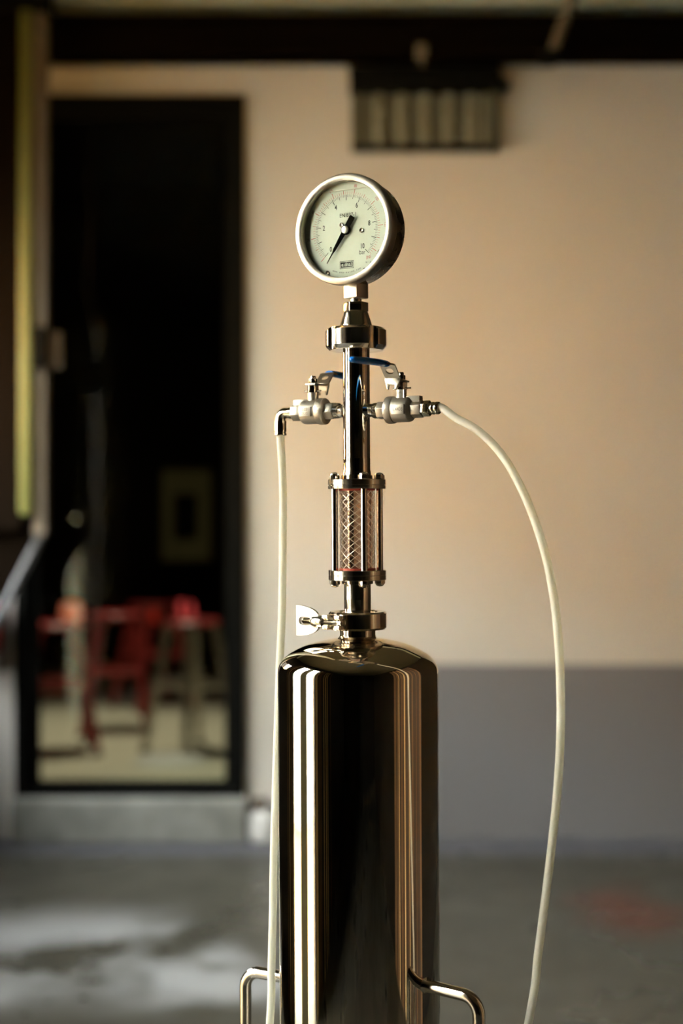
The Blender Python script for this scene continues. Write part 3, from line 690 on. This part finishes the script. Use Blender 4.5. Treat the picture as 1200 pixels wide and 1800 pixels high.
# --- ball valves
def valve(sign, py, label):
    rot = Matrix.Identity(4) if sign > 0 else Matrix.Rotation(PI, 4, 'Z')
    v = Root('ball_valve', (0,0,z_(py)), label, 'valve', None, rot)
    zc = v.b.z
    AX = TR(0,0,zc) @ RY
    def HX(R, t0, t1, ph=0): return MB().prism(hexpoly(R, 6, ph), t0, t1, AX)
    nip = MB().lathe([(0,27),(10.5,27),(10.5,33),(13,34),(13,44),(0,44)], 32, AX)
    for i in range(4): nip.lathe([(13,35+i*2.2),(13.7,36+i*2.2),(13,37+i*2.2)], 24, AX, caps=False)
    v.part('nipple', nip, M_steel)
    v.part('hex_end', HX(16, 44, 61, R_(20)), M_cast, bevel=.8)
    body = MB().lathe([(0,61),(21,61),(23.4,62.5),(23.8,64.5),(23.8,73),(23,75),(21.6,75.6),(21.9,77),(21.9,103),(21,106),(17,110),(15,111),(0,111)], 64, AX)
    bd = v.part('body', body, M_cast)
    v.part('hex_outlet', HX(15.8, 110, 129, R_(10)), M_cast, bevel=.8)
    v.part('stop_lug', MB().box(98, 126, -7, 7, zc+11, zc+22.5), M_cast, bd, bevel=1.2)
    # raised plate with cast lettering on the side towards the camera
    fy = -1 if sign > 0 else 1
    PM = TR(92, fy*21.6, zc-1) @ (RX if fy < 0 else Matrix.Rotation(PI,4,'Z') @ RX)
    plate = v.part('plate', MB().box(-12, 12, -8.5, 8.5, -2, 2.2, PM), M_cast, bd, bevel=.8)
    tx = MB()
    lines = [('1.4408', 9.0, 0)] if sign > 0 else [('0.03', 7.5, 3.8), ('2S13', 7.5, -3.8)]
    for s_, sz, yy in lines:
        vs, fs = text_mesh(s_, sz, .85 if len(s_) < 6 else .8, .05); tx.add(vs, fs, PM @ TR(0, yy, 2.5))
    v.part('lettering', tx, mat('worn_steel_lettering', (.16,.14,.11), .6, .6), plate, smooth=0)
    # stem
    C = TR(88, 0, zc)
    v.part('bonnet', MB().lathe([(0,15),(10.5,15),(9.6,24),(9.6,34),(0,34)], 32, C), M_cast)
    v.part('stem_nut', MB().prism(hexpoly(10.6, 6, R_(12)), 34, 47, C), M_steel, bevel=.8)
    v.part('stem', MB().lathe([(0,46),(4.8,46),(4.8,63),(3.8,64.5),(0,64.5)], 20, C), M_steel)
    v.part('top_nut', MB().prism(hexpoly(7.6, 6, R_(30)), 51.5, 59.5, C), M_steel, bevel=.8)
    v.part('stop_pin', MB().lathe([(0,-17),(1.5,-17),(1.5,17),(0,17)], 10, C @ TR(0,2,37) @ RY), M_steel)
    if sign > 0: v.part('size_mark', MB().add(*text_mesh('1/4', 8, .9, .05), C @ TR(0,-10.0,28.5) @ RX), mat('stamped_mark', (.14,.12,.1), .6, .5), smooth=0)
    # lever: cranked flat strip, extends along -y
    def strip(pts, wd, th):
        mb = MB(); n = len(pts); off = []
        for i in range(n):
            a = Vector(pts[max(i-1,0)]); b = Vector(pts[min(i+1,n-1)]); d = (b-a).normalized(); off.append(Vector((-d.y, d.x))*th/2)
        vs = []
        for i in range(n):
            w_ = wd[i]/2; p = Vector(pts[i])
            for q, sx in ((p+off[i],-w_),(p+off[i],w_),(p-off[i],w_),(p-off[i],-w_)): vs.append((sx, -q.x, q.y))
        fs = [(0,1,2,3), ((n-1)*4+3,(n-1)*4+2,(n-1)*4+1,(n-1)*4)]
        for i in range(n-1):
            for j in range(4): q = (j+1) % 4; fs.append((i*4+j, (i+1)*4+j, (i+1)*4+q, i*4+q))
        mb.add(vs, fs, C); return mb
    lev = strip([(-11,48.8),(22,48.8),(29,50),(33.5,54)], [20,24,27,28], 3)
    # cranked, pierced section between flat and grip
    a0, a1 = Vector((33.5,54)), Vector((52,72.5)); d2 = (a1-a0); ln = d2.length; d2 = d2.normalized(); nr = Vector((-d2.y, d2.x))
    Mi = C @ Matrix(((1,0,0,0),(0,-d2.x,-nr.x,-a0.x),(0,d2.y,nr.y,a0.y),(0,0,0,1)))
    n_ = 32; out_ = []; inn = []
    for i in range(n_):
        a = 2*PI*i/n_; c_, s_ = math.cos(a), math.sin(a); m_ = max(abs(c_), abs(s_))
        out_.append((14*c_/m_, ln/2+ln/2*s_/m_)); inn.append((7.2*c_, ln/2+.5+6.2*s_))
    lev.ringprism(out_, inn, -1.5, 1.5, Mi)
    l2 = strip([(51,71.8),(55,73.2),(62,73.4),(100,73),(170,71)], [28,24,20,14,12], 3); lev.add(l2.v, l2.f)
    lo = v.part('lever', lev, M_brush, bevel=0)
    gp = spline([(0,-58,73.6),(0,-75,74),(0,-110,73.2),(0,-150,71.8),(0,-176,71)], 5)
    rr = [5.2+.6*math.sin(i/ (len(gp)-1)*PI) for i in range(len(gp))]
    gp += [Vector((0,-179.5,70.9)), Vector((0,-181.5,70.9))]; rr += [4.0, 2.0]
    v.part('grip', MB().tube(gp, rr, 16, C, r2=1.7, up=(0,0,1)), M_blue, lo, smooth=60)
    lk = MB().prism([(-15,8),(15,8),(15,3),(9,-14),(5.5,-14),(5.5,-6),(-5.5,-6),(-5.5,-14),(-9,-14),(-15,3)], -1.4, 1.4, C @ TR(0,-33,46) @ Matrix.Rotation(R_(78),4,'X'))
    v.part('lock_plate', lk, M_brush, lo, bevel=.4)
    v.part('lock_pin', MB().lathe([(0,0),(3,0),(3,14),(0,14)], 12, C @ TR(13,-13,19)), M_steel)
    # push-in hose fitting
    if sign > 0:
        ft = HX(13.8, 129, 143, R_(0)); ft.lathe([(0,143),(9.5,143),(9.5,146),(11,147),(11,151),(9.8,152),(9.8,153.5),(11,154.5),(11,159),(9.5,160.5),(7.2,160.5),(7.2,150),(0,150)], 32, AX)
        v.part('hose_fitting', ft, M_brass, bevel=.5)
    else:
        ft = MB().lathe([(0,129),(10.5,129),(10.5,137),(9.2,138),(9.2,150),(0,150)], 32, AX)
        el = [(146,0,zc)] + [(146+11*math.sin(a), 0, zc-11+11*math.cos(a)) for a in [PI/2*i/6 for i in range(7)]] + [(157,0,zc-16)]
        ft.tube(el, 9.6, 24)
        e_ = v.part('elbow', ft, M_brass)
        v.part('push_collar', MB().lathe([(0,-14),(11,-14),(11.2,-16),(11.2,-33),(10.2,-34),(10.2,-35.5),(11.4,-36.5),(11.4,-39.5),(10,-40.5),(7.4,-40.5),(7.4,-30),(0,-30)], 32, TR(157,0,zc)), M_brass, e_)
    return v
vr = valve(1, 723.5, 'steel ball valve with blue lever on the right of the pipe')
vl = valve(-1, 720.5, 'steel ball valve with elbow fitting on the left of the pipe')

# --- hoses (real path in the place)
def hose(name, pts, label, r):
    P = spline(pts, 10)
    b = Vector(P[-1]); b.z = 0
    o = MB().tube(P, r, 16).build(name, M_hose, off=b, smooth=70); o.location = b
    return tag(o, label, 'hose')
e1 = A @ Vector((152*k, 0, z_(723.5)*k)); e2 = A @ Vector((165*k, 0, z_(723.5)*k))
hp = [e1, e2]
def hv(px, py, Y): hp.append(Bp(px, py, Y))
for px, py, Y in ((800,734,1.275),(840,757,1.265),(880,797,1.255),(912,850,1.245),(940,916,1.238),(962,990,1.232),(977,1080,1.228),(984,1180,1.228),(985,1280,1.23),(980,1380,1.235),(970,1480,1.24),(958,1580,1.245),(945,1680,1.25),(929,1795,1.255)): hv(px, py, Y)
l = hp[-1]
hp += [Vector((l.x-.045, l.y+.01, .30)), Vector((l.x-.07, l.y+.03, .12)), Vector((l.x-.05, l.y+.06, .03)), Vector((l.x+.03, l.y+.12, .0042)), Vector((l.x+.2, l.y+.2, .0042)), Vector((l.x+.4, l.y+.1, .0042))]
hose('plastic_hose', hp, 'milky plastic hose bowing out from the right-hand valve', .0037)
c1 = A @ Vector((-157*k, 0, (z_(720.5)-34)*k)); c2 = A @ Vector((-157*k, 0, (z_(720.5)-44)*k))
hp = [c1, c2]
for px, py, Y in ((497,850,1.366),(497,950,1.365),(495.5,1070,1.362),(491,1180,1.358),(487.5,1290,1.355),(484,1400,1.353),(481,1500,1.351),(479.5,1600,1.349),(477,1700,1.348),(474.5,1795,1.347)): hv(px, py, Y)
l = hp[-1]
hp += [Vector((l.x-.012, l.y, .32)), Vector((l.x-.03, l.y-.01, .12)), Vector((l.x-.07, l.y-.03, .03)), Vector((l.x-.13, l.y-.06, .0042)), Vector((l.x-.3, l.y-.12, .0042))]
hose('plastic_hose', hp, 'milky plastic hose hanging straight down from the left-hand elbow', .0038)
